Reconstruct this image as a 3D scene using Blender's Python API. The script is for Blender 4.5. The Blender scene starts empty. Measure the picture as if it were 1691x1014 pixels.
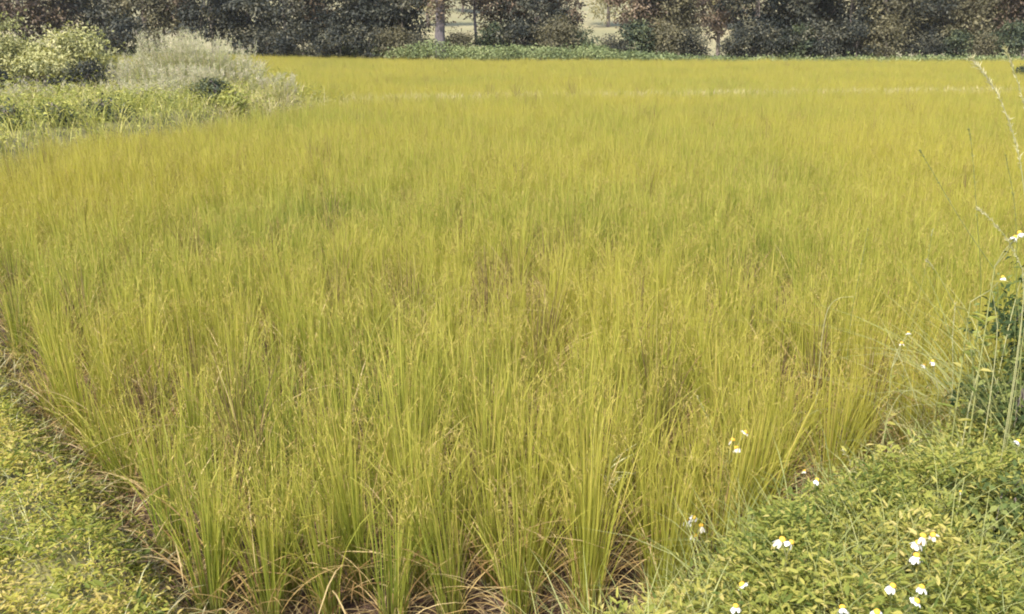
import bpy, math, random
import numpy as np
from mathutils import Vector, noise as mnoise

# ------------------------------------------------------------------ camera, sky, sun, exposure
SC = bpy.context.scene
C = SC.collection
CAM_Z, PITCH, F = 2.1, math.radians(16.7), 1500.0      # F: focal length in pixels of the 1691 px wide photograph
cam = bpy.data.cameras.new('camera'); camo = bpy.data.objects.new('camera', cam); C.objects.link(camo)
camo.location = (0, 0, CAM_Z); camo.rotation_euler = (math.pi/2 - PITCH, 0, 0)
cam.sensor_width = 36; cam.lens = 36*F/1691; cam.clip_start = .05; cam.clip_end = 3000
cam.dof.use_dof = False
SC.camera = camo
SUN_EL, SUN_AZ = math.radians(50), math.radians(-150)     # azimuth clockwise from +Y
w = bpy.data.worlds.new('World'); SC.world = w; w.use_nodes = True
nt = w.node_tree; nt.nodes.clear()
sky = nt.nodes.new('ShaderNodeTexSky'); sky.sky_type = 'NISHITA'; sky.sun_disc = False
sky.sun_elevation = SUN_EL; sky.sun_rotation = SUN_AZ; sky.air_density = 1.2; sky.dust_density = 2.5
bg = nt.nodes.new('ShaderNodeBackground'); bg.inputs[1].default_value = .15
wo = nt.nodes.new('ShaderNodeOutputWorld')
nt.links.new(sky.outputs[0], bg.inputs[0]); nt.links.new(bg.outputs[0], wo.inputs[0])
sl = bpy.data.lights.new('sun', 'SUN'); sl.energy = 3.9; sl.angle = math.radians(2); sl.color = (1, .94, .84)
so = bpy.data.objects.new('sun', sl); C.objects.link(so)
sd = Vector((math.sin(SUN_AZ)*math.cos(SUN_EL), math.cos(SUN_AZ)*math.cos(SUN_EL), math.sin(SUN_EL)))
so.rotation_euler = sd.to_track_quat('Z', 'Y').to_euler(); so.location = (0, 0, 30)
SC.view_settings.view_transform = 'Standard'; SC.view_settings.look = 'None'
SC.view_settings.exposure = 1.0; SC.view_settings.gamma = 1
SC.render.engine = 'CYCLES'
SC.cycles.max_bounces = 6; SC.cycles.diffuse_bounces = 3; SC.cycles.transmission_bounces = 4
SC.cycles.glossy_bounces = 2; SC.cycles.volume_bounces = 1; SC.cycles.transparent_max_bounces = 6
SC.cycles.use_denoising = True
SC.cycles.filter_width = 2.0

rng = np.random.default_rng(7)
random.seed(7)

# ------------------------------------------------------------------ helpers
def ray(px, py):
    x, y = (px-845.5)/F, (507-py)/F
    c, s = math.cos(PITCH), math.sin(PITCH)
    return x, c + y*s, -s + y*c
def on_z(px, py, z):
    x, y, q = ray(px, py); t = (z-CAM_Z)/q
    return Vector((x*t, y*t, z))
def at_y(px, py, Y):
    x, y, q = ray(px, py); t = Y/y
    return Vector((x*t, Y, CAM_Z+q*t))

def tag(o, label=None, cat=None, group=None, kind=None):
    if label: o['label'] = label
    if cat: o['category'] = cat
    if group: o['group'] = group
    if kind: o['kind'] = kind
    return o
def link(name, me, parent=None, loc=None, rz=None):
    o = bpy.data.objects.new(name, me); C.objects.link(o)
    if parent: o.parent = parent
    if loc is not None: o.location = loc
    if rz is not None: o.rotation_euler = (0, 0, rz)
    return o
def empty(name, loc, rz=0):
    return link(name, None, loc=loc, rz=rz)

def mesh(name, parts, mats):
    """parts: list of (verts (n,3), faces (m,k), tint (n,), along (n,), material index)"""
    V = np.concatenate([p[0] for p in parts]).astype(np.float32)
    T = np.concatenate([p[2] for p in parts]).astype(np.float32)
    A = np.concatenate([p[3] for p in parts]).astype(np.float32)
    loops, starts, tot, mi = [], [], [], []
    off = 0; ls = 0
    for v, f, t, a, m in parts:
        if len(f):
            k = f.shape[1]
            loops.append((f+off).ravel()); starts.append(ls+np.arange(len(f))*k); tot.append(np.full(len(f), k)); mi.append(np.full(len(f), m))
            ls += f.size
        off += len(v)
    loops = np.concatenate(loops); starts = np.concatenate(starts); tot = np.concatenate(tot); mi = np.concatenate(mi)
    me = bpy.data.meshes.new(name)
    me.vertices.add(len(V)); me.vertices.foreach_set('co', V.ravel())
    me.loops.add(len(loops)); me.loops.foreach_set('vertex_index', loops.astype(np.int32))
    me.polygons.add(len(starts)); me.polygons.foreach_set('loop_start', starts.astype(np.int32))
    me.polygons.foreach_set('loop_total', tot.astype(np.int32))
    me.polygons.foreach_set('material_index', mi.astype(np.int32))
    for m in (mats if isinstance(mats, (list, tuple)) else [mats]): me.materials.append(m)
    a = me.attributes.new('tint', 'FLOAT', 'POINT'); a.data.foreach_set('value', T)
    a = me.attributes.new('along', 'FLOAT', 'POINT'); a.data.foreach_set('value', A)
    me.update(calc_edges=True)
    return me

def unit(v): return v/np.maximum(np.linalg.norm(v, axis=-1, keepdims=True), 1e-9)

def ribbons(P, W, side, tint, m=0):
    """P (n,k,3) centre lines, W (n,k) widths, side (n,3) or (n,k,3) sideways direction"""
    n, k, _ = P.shape
    if side.ndim == 2: side = np.repeat(side[:, None], k, 1)
    L = P - side*W[..., None]/2; R = P + side*W[..., None]/2
    V = np.stack([L, R], 2).reshape(n*k*2, 3)
    b = (np.arange(n)*k*2)[:, None] + (np.arange(k-1)*2)[None]
    f = np.stack([b, b+1, b+3, b+2], -1).reshape(-1, 4)
    t = np.repeat(tint, k*2); a = np.tile(np.repeat(np.linspace(0, 1, k), 2), n)
    return V, f, t, a, m

def blades(base, az, height, lean, droop, width, tint, k=7, twist=None, m=0, power=2.2):
    """grass blades: rise from base, lean outward along az, droop towards the tip"""
    n = len(base); s = np.linspace(0, 1, k)[None]
    out = lean[:, None]*s*height[:, None] + droop[:, None]*(s**power)*height[:, None]
    up = height[:, None]*(s - .5*np.abs(droop[:, None])*s**(power+1)*1.1)
    P = np.empty((n, k, 3))
    P[..., 0] = base[:, None, 0] + np.cos(az)[:, None]*out
    P[..., 1] = base[:, None, 1] + np.sin(az)[:, None]*out
    P[..., 2] = base[:, None, 2] + up
    prof = np.minimum(1, (1-s)*3.2)**.8*.95+.05
    W = width[:, None]*prof*np.minimum(1, .6+s*2)
    tw = rng.uniform(0, math.pi, n) if twist is None else twist
    side = np.stack([np.cos(tw), np.sin(tw), np.zeros(n)], -1)
    return ribbons(P, W, side, tint, m)

def leaves(pos, d, nrm, length, width, tint, m=0, fold=.18, droop=.15, simple=False):
    """folded pointed leaves"""
    d = unit(d); sx = unit(np.cross(d, nrm)); up = np.cross(sx, d)
    L = length[:, None]; W = width[:, None]/2
    b = pos; tip = pos + d*L - up*L*droop
    if simple:
        l = pos + d*L*.42 - sx*W + up*W*fold*2; r = pos + d*L*.42 + sx*W + up*W*fold*2
        V = np.stack([b, r, tip, l], 1).reshape(-1, 3); n = len(pos); o = (np.arange(n)*4)[:, None]
        f = np.concatenate([o+np.array([[0, 1, 2]]), o+np.array([[0, 2, 3]])])
        return V, f, np.repeat(tint, 4), np.tile([0, .5, 1, .5], n), m
    l1 = pos + d*L*.25 - sx*W*.85 + up*W*fold*2; r1 = pos + d*L*.25 + sx*W*.85 + up*W*fold*2
    l2 = pos + d*L*.62 - sx*W*.8 + up*(W*fold*2 - L*droop*.35); r2 = pos + d*L*.62 + sx*W*.8 + up*(W*fold*2 - L*droop*.35)
    V = np.stack([b, r1, r2, tip, l2, l1], 1).reshape(-1, 3); n = len(pos); o = (np.arange(n)*6)[:, None]
    f = np.concatenate([o+np.array([[0, 1, 2, 3]]), o+np.array([[0, 3, 4, 5]])])
    return V, f, np.repeat(tint, 6), np.tile([0, .3, .7, 1, .7, .3], n), m

def tube(pts, radii, sides=6, tint=.5, m=0):
    pts = np.array(pts, float); n = len(pts); r = np.array(radii, float)
    V = []
    for i in range(n):
        t = unit(pts[min(i+1, n-1)] - pts[max(i-1, 0)])
        ref = np.array([0, 1, 0]) if abs(t[2]) > .7 else np.array([0, 0, 1])
        a = unit(np.cross(t, ref)); b = np.cross(t, a)
        for j in range(sides):
            th = 2*math.pi*j/sides
            V.append(pts[i] + (a*math.cos(th)+b*math.sin(th))*r[i])
    f = [[i*sides+j, i*sides+(j+1) % sides, (i+1)*sides+(j+1) % sides, (i+1)*sides+j] for i in range(n-1) for j in range(sides)]
    nv = n*sides
    return np.array(V), np.array(f), np.full(nv, tint), np.repeat(np.linspace(0, 1, n), sides), m

def vnoise(x, y, sc, seed=0, octv=3):
    """value noise 0..1, vectorised"""
    x = np.asarray(x, float)/sc; y = np.asarray(y, float)/sc
    tot = 0; amp = 1; s = 0
    for o in range(octv):
        xi = np.floor(x).astype(np.int64); yi = np.floor(y).astype(np.int64); fx = x-xi; fy = y-yi
        fx = fx*fx*(3-2*fx); fy = fy*fy*(3-2*fy)
        def h(a, b):
            q = (a*374761393 + b*668265263 + (seed+o)*982451653) & 0xffffffff
            q = ((q ^ (q >> 13))*1274126177) & 0xffffffff
            return ((q ^ (q >> 16)) & 0xffff)/65535.
        v = (h(xi, yi)*(1-fx)+h(xi+1, yi)*fx)*(1-fy)+(h(xi, yi+1)*(1-fx)+h(xi+1, yi+1)*fx)*fy
        tot = tot+v*amp; s += amp; amp *= .5; x = x*2+17.3; y = y*2+5.1
    return tot/s
def smooth(a, b, x):
    t = np.clip((x-a)/(b-a), 0, 1); return t*t*(3-2*t)

# ------------------------------------------------------------------ layout of the land
LA, LN = np.array([-.93, 2.62]), np.array([.779, .627])       # left bund edge
RA, RN = np.array([.15, 2.42]), np.array([-.627, .779])       # right bund edge, square to it
BANK = np.array([(-16, 6.5), (-7.0, 9.9), (-6.7, 12.3), (-6.2, 14.4), (-5.4, 17.0), (-4.9, 19.2), (-4.3, 21.6), (-3.9, 23.2), (-5.2, 24.6), (-7.2, 26), (-12, 31), (-30, 36)])
XB = np.array([(-4.3, 23.4), (15, 27.2), (40, 32)])          # low cross bund
def poly_sd(x, y, P):
    """signed distance, negative inside"""
    p = np.stack([x, y], -1); d = np.full(np.shape(x), 1e9); ins = np.zeros(np.shape(x), bool)
    for i in range(len(P)):
        a, b = P[i], P[(i+1) % len(P)]; e = b-a
        t = np.clip(((p-a)@e)/(e@e), 0, 1); d = np.minimum(d, np.linalg.norm(p-a-t[..., None]*e, axis=-1))
        c = ((a[1] > y) != (b[1] > y)) & (x < (b[0]-a[0])*(y-a[1])/((b[1]-a[1]) if b[1] != a[1] else 1e-9)+a[0])
        ins ^= c
    return np.where(ins, -d, d)
def line_d(x, y, P):
    p = np.stack([x, y], -1); d = np.full(np.shape(x), 1e9)
    for i in range(len(P)-1):
        a, b = P[i], P[i+1]; e = b-a
        t = np.clip(((p-a)@e)/(e@e), 0, 1); d = np.minimum(d, np.linalg.norm(p-a-t[..., None]*e, axis=-1))
    return d
def wob(x, y): return (vnoise(x, y, .5, 3)-.5)*.16
def dL(x, y): return (x-LA[0])*LN[0]+(y-LA[1])*LN[1]+wob(x, y)
def dR(x, y): return (x-RA[0])*RN[0]+(y-RA[1])*RN[1]+wob(x, y)
def far_edge(x): return 57.0+np.maximum(0, -x-4)*.85-np.maximum(0, x-6)*.08
def height(x, y):
    x = np.asarray(x, float); y = np.asarray(y, float)
    near = np.maximum(1-smooth(-.38, .06, dL(x, y)), 1-smooth(-.38, .06, dR(x, y)))
    z = near*(.30+.05*vnoise(x, y, .35, 5))
    z = z + (1-near)*.03*vnoise(x, y, .18, 8)*(y < 12)
    z = np.maximum(z, .62*(1-smooth(-1.6, .25, poly_sd(x, y, BANK))))
    z = np.maximum(z, .36*(1-smooth(.12, .4, line_d(x, y, XB))))
    z = np.maximum(z, .35*smooth(-.6, .8, y-far_edge(x)))
    z = z + np.clip(y-86, 0, 330)*.1*smooth(78, 103, y) + (vnoise(x, y, 30, 2)-.5)*6*smooth(90, 140, y)
    return z

# ------------------------------------------------------------------ materials
def nodes(name):
    m = bpy.data.materials.new(name); m.use_nodes = True; t = m.node_tree; t.nodes.clear()
    o = t.nodes.new('ShaderNodeOutputMaterial'); return m, t, o
def mixrgb(t, fac, a, b, mode='MIX'):
    n = t.nodes.new('ShaderNodeMix'); n.data_type = 'RGBA'; n.blend_type = mode
    for s, v in ((n.inputs[0], fac), (n.inputs[6], a), (n.inputs[7], b)):
        if hasattr(v, 'is_linked'): t.links.new(v, s)
        elif isinstance(v, (int, float)): s.default_value = v
        else: s.default_value = (*v, 1) if len(v) == 3 else v
    return n.outputs[2]
def noise(t, scale, detail=4, coord=None, lo=0., hi=1.):
    n = t.nodes.new('ShaderNodeTexNoise'); n.inputs['Scale'].default_value = scale; n.inputs['Detail'].default_value = detail
    if coord is None:
        g = t.nodes.new('ShaderNodeNewGeometry'); coord = g.outputs['Position']
    t.links.new(coord, n.inputs['Vector'])
    r = t.nodes.new('ShaderNodeMapRange'); t.links.new(n.outputs[0], r.inputs[0])
    r.inputs[1].default_value = lo; r.inputs[2].default_value = hi
    return r.outputs[0]
def attr(t, name):
    a = t.nodes.new('ShaderNodeAttribute'); a.attribute_name = name; return a.outputs['Fac']
def ramp(t, fac, stops):
    r = t.nodes.new('ShaderNodeValToRGB'); t.links.new(fac, r.inputs[0])
    while len(r.color_ramp.elements) < len(stops): r.color_ramp.elements.new(.5)
    for e, (p, c) in zip(r.color_ramp.elements, stops): e.position = p; e.color = (*c, 1)
    return r.outputs[0]
def leafmat(name, stops, tip=None, tip_from=.5, patch=None, patch_scale=.25, trans=.35, rough=.55, base=None, spec=.25, tc=1.25, tipf=.85):
    """stops: leaf colours by per-leaf tint; tip / base: colour of the blade's end / foot; patch: colour of riper patches of the field"""
    m, t, o = nodes(name)
    col = ramp(t, attr(t, 'tint'), stops)
    if patch:
        col = mixrgb(t, noise(t, patch_scale, 3, lo=.34, hi=.64), col, patch_mix(t, col, patch))
    if tip or base:
        al = attr(t, 'along')
        if tip:
            r = t.nodes.new('ShaderNodeMapRange'); t.links.new(al, r.inputs[0]); r.inputs[1].default_value = tip_from; r.inputs[2].default_value = 1
            r.inputs[4].default_value = tipf
            col = mixrgb(t, r.outputs[0], col, tip)
        if base:
            r = t.nodes.new('ShaderNodeMapRange'); t.links.new(al, r.inputs[0]); r.inputs[1].default_value = .3; r.inputs[2].default_value = 0
            col = mixrgb(t, r.outputs[0], col, base)
    p = t.nodes.new('ShaderNodeBsdfPrincipled'); t.links.new(col, p.inputs['Base Color'])
    p.inputs['Roughness'].default_value = rough; p.inputs['Specular IOR Level'].default_value = spec
    if trans > 0:
        tr = t.nodes.new('ShaderNodeBsdfTranslucent')
        t.links.new(mixrgb(t, 1., col, (tc, tc*.98, tc*.6), 'MULTIPLY'), tr.inputs[0])
        mx = t.nodes.new('ShaderNodeMixShader'); mx.inputs[0].default_value = trans
        t.links.new(p.outputs[0], mx.inputs[1]); t.links.new(tr.outputs[0], mx.inputs[2]); t.links.new(mx.outputs[0], o.inputs[0])
    else: t.links.new(p.outputs[0], o.inputs[0])
    return m
def patch_mix(t, col, patch): return mixrgb(t, .55, col, patch)

M = {}
M['rice'] = leafmat('rice_leaf', [(0, (.05, .11, .022)), (.4, (.145, .24, .038)), (.75, (.28, .33, .060)), (.9, (.50, .43, .13)), (1, (.58, .45, .22))],
                    tip=(.52, .45, .095), tip_from=.5, patch=(.48, .39, .06), base=(.20, .19, .065), trans=.42, tipf=.7)
M['grain'] = leafmat('rice_grain', [(0, (.30, .26, .06)), (1, (.44, .35, .11))], trans=.25)
M['dry'] = leafmat('dry_leaf', [(0, (.22, .13, .055)), (.5, (.42, .30, .12)), (1, (.60, .47, .24))], trans=.3)
M['withered'] = leafmat('withered_rice', [(0, (.055, .032, .022)), (.45, (.14, .095, .05)), (.8, (.30, .24, .09)), (1, (.46, .36, .18))], trans=.3)
M['straw'] = leafmat('straw', [(0, (.08, .05, .03)), (.5, (.19, .13, .07)), (1, (.42, .33, .17))], trans=.1)
M['weed'] = leafmat('weed_leaf', [(0, (.11, .155, .04)), (.3, (.27, .30, .07)), (.7, (.44, .41, .11)), (1, (.56, .48, .19))], trans=.5, rough=.75, spec=.12)
M['clover'] = leafmat('creeping_leaf', [(0, (.11, .16, .035)), (.4, (.26, .29, .060)), (.75, (.42, .39, .085)), (1, (.55, .45, .17))], trans=.5, rough=.75, spec=.12)
M['shrub'] = leafmat('shrub_leaf', [(0, (.03, .05, .022)), (.5, (.12, .16, .05)), (1, (.34, .36, .11))], trans=.35, spec=.1, rough=.8)
M['bank'] = leafmat('bank_weed', [(0, (.13, .16, .045)), (.5, (.33, .34, .085)), (1, (.50, .45, .14))], trans=.3)
M['pale'] = leafmat('pale_grass', [(0, (.27, .27, .09)), (.5, (.44, .40, .16)), (1, (.58, .49, .33))], trans=.3)
M['plume'] = leafmat('reed_plume', [(0, (.38, .40, .22)), (.5, (.50, .48, .33)), (1, (.60, .52, .47))], trans=.35)
M['reed'] = leafmat('reed_blade', [(0, (.22, .26, .10)), (.6, (.38, .38, .19)), (1, (.50, .41, .36))], trans=.3)
M['vine'] = leafmat('vine_leaf', [(0, (.12, .13, .06)), (.5, (.34, .34, .14)), (1, (.50, .47, .24))], trans=.3)
M['tree_dark'] = leafmat('dark_tree_leaf', [(0, (.012, .016, .014)), (.55, (.036, .040, .030)), (1, (.15, .14, .09))], trans=.15)
M['tree_brown'] = leafmat('brown_tree_leaf', [(0, (.04, .032, .028)), (.5, (.125, .090, .062)), (1, (.27, .20, .13))], trans=.2)
M['tree_olive'] = leafmat('olive_tree_leaf', [(0, (.06, .056, .034)), (.6, (.125, .115, .062)), (1, (.22, .195, .11))], trans=.2)
M['tree_green'] = leafmat('green_bush_leaf', [(0, (.020, .032, .022)), (.6, (.060, .078, .040)), (1, (.15, .165, .08))], trans=.2)
M['under'] = leafmat('undergrowth_leaf', [(0, (.07, .10, .045)), (.6, (.18, .22, .09)), (1, (.30, .32, .15))], trans=.2)
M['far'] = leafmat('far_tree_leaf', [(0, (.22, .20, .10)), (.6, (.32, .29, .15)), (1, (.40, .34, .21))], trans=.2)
M['stalk'] = leafmat('green_stalk', [(0, (.13, .16, .05)), (.5, (.29, .30, .11)), (1, (.52, .49, .30))], trans=.15)
M['petal'] = leafmat('white_petal', [(0, (.78, .77, .74)), (1, (.86, .85, .84))], trans=.25, tc=1.0)
M['petal_old'] = leafmat('faded_petal', [(0, (.58, .55, .46)), (1, (.70, .67, .60))], trans=.25, tc=1.0)
M['centre'] = leafmat('flower_centre', [(0, (.66, .33, .03)), (1, (.80, .48, .06))], trans=0)

def barkmat(name, a, b):
    m, t, o = nodes(name)
    g = t.nodes.new('ShaderNodeNewGeometry'); mp = t.nodes.new('ShaderNodeMapping'); mp.inputs['Scale'].default_value = (6, 6, 1.2)
    t.links.new(g.outputs['Position'], mp.inputs[0])
    col = mixrgb(t, noise(t, 1.6, 6, mp.outputs[0], .3, .7), a, b)
    p = t.nodes.new('ShaderNodeBsdfPrincipled'); t.links.new(col, p.inputs[0]); p.inputs['Roughness'].default_value = .85
    t.links.new(p.outputs[0], o.inputs[0]); return m
M['bark'] = barkmat('bark', (.10, .08, .07), (.22, .18, .16))
M['bark_grey'] = barkmat('grey_bark', (.07, .06, .065), (.13, .11, .115))

def groundmat():
    m, t, o = nodes('ground_soil')
    mud = mixrgb(t, noise(t, 9, 8, lo=.35, hi=.65), (.030, .017, .012), (.10, .055, .038))
    mud = mixrgb(t, noise(t, 60, 4, lo=.62, hi=.72), mud, (.20, .13, .09))
    turf = mixrgb(t, noise(t, 5, 6, lo=.35, hi=.65), (.075, .070, .030), (.20, .18, .065))
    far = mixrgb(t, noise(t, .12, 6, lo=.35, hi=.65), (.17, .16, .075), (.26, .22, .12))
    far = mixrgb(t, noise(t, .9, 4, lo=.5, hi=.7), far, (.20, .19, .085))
    g = t.nodes.new('ShaderNodeNewGeometry'); s = t.nodes.new('ShaderNodeSeparateXYZ'); t.links.new(g.outputs['Position'], s.inputs[0])
    r = t.nodes.new('ShaderNodeMapRange'); t.links.new(s.outputs[2], r.inputs[0]); r.inputs[1].default_value = .17; r.inputs[2].default_value = .28
    col = mixrgb(t, r.outputs[0], mud, turf)
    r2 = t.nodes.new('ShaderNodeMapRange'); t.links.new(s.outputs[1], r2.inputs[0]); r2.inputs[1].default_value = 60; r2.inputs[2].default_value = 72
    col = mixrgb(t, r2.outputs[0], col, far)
    p = t.nodes.new('ShaderNodeBsdfPrincipled'); t.links.new(col, p.inputs[0]); p.inputs['Roughness'].default_value = .9
    b = t.nodes.new('ShaderNodeBump'); b.inputs['Strength'].default_value = .6; b.inputs['Distance'].default_value = .02
    t.links.new(noise(t, 30, 8), b.inputs['Height']); t.links.new(b.outputs[0], p.inputs['Normal'])
    t.links.new(p.outputs[0], o.inputs[0]); return m
M['ground'] = groundmat()

# ------------------------------------------------------------------ ground sheet
def make_ground():
    u = np.linspace(-1, 1, 421); xs = np.sinh(u*6.2)*np.sign(1)*(900/np.sinh(6.2))
    ys = np.concatenate([np.linspace(-60, -1, 20), np.linspace(-.9, 8, 260), np.linspace(8.1, 40, 200), np.linspace(40.5, 120, 120), np.geomspace(122, 1500, 50)])
    X, Y = np.meshgrid(xs, ys); Z = height(X, Y)
    V = np.stack([X, Y, Z], -1).reshape(-1, 3); nx, ny = len(xs), len(ys)
    i = (np.arange(ny-1)[:, None]*nx+np.arange(nx-1)[None]).ravel()
    f = np.stack([i, i+1, i+nx+1, i+nx], -1)
    me = mesh('ground', [(V, f, np.zeros(len(V)), np.zeros(len(V)), 0)], M['ground'])
    me.polygons.foreach_set('use_smooth', np.ones(len(f), bool))
    tag(link('ground', me), 'brown paddy mud with low earth bunds', kind='structure')
make_ground()

# ------------------------------------------------------------------ rice
def rice_parts(seed, kind='green'):
    """one hill of rice: upright blades and tillers, seed heads, dry leaves"""
    global rng
    keep = rng; rng = np.random.default_rng(1000+seed)
    n = {'green': 92, 'thin': 54, 'brown': 50}[kind]
    r = rng.uniform(0, .05, n)**.8*.55; a0 = rng.uniform(0, 2*math.pi, n)
    base = np.stack([np.cos(a0)*r, np.sin(a0)*r, np.full(n, -.02)], -1)
    az = a0 + rng.normal(0, .5, n)
    h = rng.normal(.60, .11, n).clip(.28, .82)*(1 if kind != 'brown' else 1.04)
    lean = np.abs(rng.normal(.045, .048, n))*(.6 if kind == 'brown' else 1); droop = np.where(rng.random(n) < .30, rng.uniform(.10, .5, n), rng.uniform(0, .09, n))
    tint = rng.beta(1.3, 1.5, n)
    if kind == 'brown': tint = rng.uniform(0, .9, n)
    g = blades(base, az, h, lean, droop, rng.uniform(.0022, .0050, n), tint, k=7)
    # seed heads: thin stems ending in slightly nodding grains
    ns = {'green': 8, 'thin': 6, 'brown': 3}[kind]
    a1 = rng.uniform(0, 2*math.pi, ns); r1 = rng.uniform(0, .03, ns)
    b1 = np.stack([np.cos(a1)*r1, np.sin(a1)*r1, np.zeros(ns)], -1)
    hh = rng.normal(.63, .06, ns); k = 9; s = np.linspace(0, 1, k)[None]
    ln = np.abs(rng.normal(.09, .05, ns))[:, None]; dr = rng.uniform(.06, .30, ns)[:, None]
    out = (ln*s+dr*s**5)*hh[:, None]; up = hh[:, None]*(s-.5*dr*s**8)
    P = np.stack([b1[:, None, 0]+np.cos(a1)[:, None]*out, b1[:, None, 1]+np.sin(a1)[:, None]*out, up], -1)
    tw = rng.uniform(0, math.pi, ns)
    stems = ribbons(P, np.full((ns, k), .0026), np.stack([np.cos(tw), np.sin(tw), 0*tw], -1), rng.uniform(.2, .7, ns))
    q = 14; ip = rng.uniform(.74, 1.0, (ns, q)); idx = ip*(k-1); i0 = np.minimum(idx.astype(int), k-2); fr = (idx-i0)[..., None]
    gp = np.take_along_axis(P, i0[..., None], 1)*(1-fr)+np.take_along_axis(P, (i0+1)[..., None], 1)*fr
    gp = gp.reshape(-1, 3); gd = rng.normal(0, .32, (len(gp), 3)); gd[:, 2] += rng.choice([-.9, .7], len(gp)); gp = gp+rng.normal(0, .0035, gp.shape)
    gr = leaves(gp, gd, rng.normal(0, 1, (len(gp), 3)), rng.uniform(.018, .042, len(gp)), rng.uniform(.0022, .0036, len(gp)), rng.random(len(gp)), simple=True, fold=.3)
    gr = gr[:4]+(1,)
    # dry leaves: arching outward low down
    nd = {'green': 24, 'thin': 24, 'brown': 30}[kind]
    a2 = rng.uniform(0, 2*math.pi, nd)
    b2 = np.stack([np.cos(a2)*.03, np.sin(a2)*.03, rng.uniform(0, .12, nd)], -1)
    dy = blades(b2, a2, rng.uniform(.16, .46, nd)*(1.3 if kind == 'brown' else 1), rng.uniform(.15, .5, nd), rng.uniform(.3, 1.15, nd), rng.uniform(.003, .0065, nd), rng.random(nd), k=8, power=2.0)
    rng = keep
    return g, [stems, gr], dy

KINDS = ['green']*6 + ['thin']*2 + ['brown']*2
rice_kinds = bpy.data.collections.new('rice_kinds')
RM = []
for i, kd in enumerate(KINDS):
    g, s, d = rice_parts(i, kd)
    me_g = mesh('rice_leaves', [g], M['withered' if kd == 'brown' else 'rice']); me_s = mesh('rice_seed_heads', s, [M['rice'], M['grain']]); me_d = mesh('rice_dry_leaves', [d], M['dry'])
    whole = mesh('rice_whole', [g, s[0], s[1], d[:4]+(2,)], [M['withered' if kd == 'brown' else 'rice'], M['grain'], M['dry']])
    ob = bpy.data.objects.new('rice_kind_%02d' % i, whole); rice_kinds.objects.link(ob)
    RM.append((me_g, me_s, me_d))

def instancer(name, pts, rot, scl, var, coll):
    me = bpy.data.meshes.new(name); me.vertices.add(len(pts)); me.vertices.foreach_set('co', np.asarray(pts, np.float32).ravel())
    a = me.attributes.new('rot', 'FLOAT_VECTOR', 'POINT'); a.data.foreach_set('vector', np.asarray(rot, np.float32).ravel())
    a = me.attributes.new('scl', 'FLOAT_VECTOR', 'POINT'); a.data.foreach_set('vector', np.asarray(scl, np.float32).ravel())
    a = me.attributes.new('variant', 'INT', 'POINT'); a.data.foreach_set('value', np.asarray(var, np.int32))
    o = link(name, me)
    ng = bpy.data.node_groups.new(name+'_nodes', 'GeometryNodeTree')
    ng.interface.new_socket('Geometry', in_out='INPUT', socket_type='NodeSocketGeometry'); ng.interface.new_socket('Geometry', in_out='OUTPUT', socket_type='NodeSocketGeometry')
    N = ng.nodes; gi = N.new('NodeGroupInput'); go = N.new('NodeGroupOutput')
    ci = N.new('GeometryNodeCollectionInfo'); ci.inputs[0].default_value = coll; ci.inputs[1].default_value = True; ci.inputs[2].default_value = True
    ip = N.new('GeometryNodeInstanceOnPoints'); ip.inputs['Pick Instance'].default_value = True
    def na(nm, ty):
        n = N.new('GeometryNodeInputNamedAttribute'); n.data_type = ty; n.inputs[0].default_value = nm; return n.outputs[0]
    e2r = N.new('FunctionNodeEulerToRotation')
    L = ng.links
    L.new(gi.outputs[0], ip.inputs['Points']); L.new(ci.outputs[0], ip.inputs['Instance']); L.new(na('variant', 'INT'), ip.inputs['Instance Index'])
    L.new(na('rot', 'FLOAT_VECTOR'), e2r.inputs[0]); L.new(e2r.outputs[0], ip.inputs['Rotation']); L.new(na('scl', 'FLOAT_VECTOR'), ip.inputs['Scale'])
    L.new(ip.outputs[0], go.inputs[0])
    md = o.modifiers.new('scatter', 'NODES'); md.node_group = ng
    return o

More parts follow.
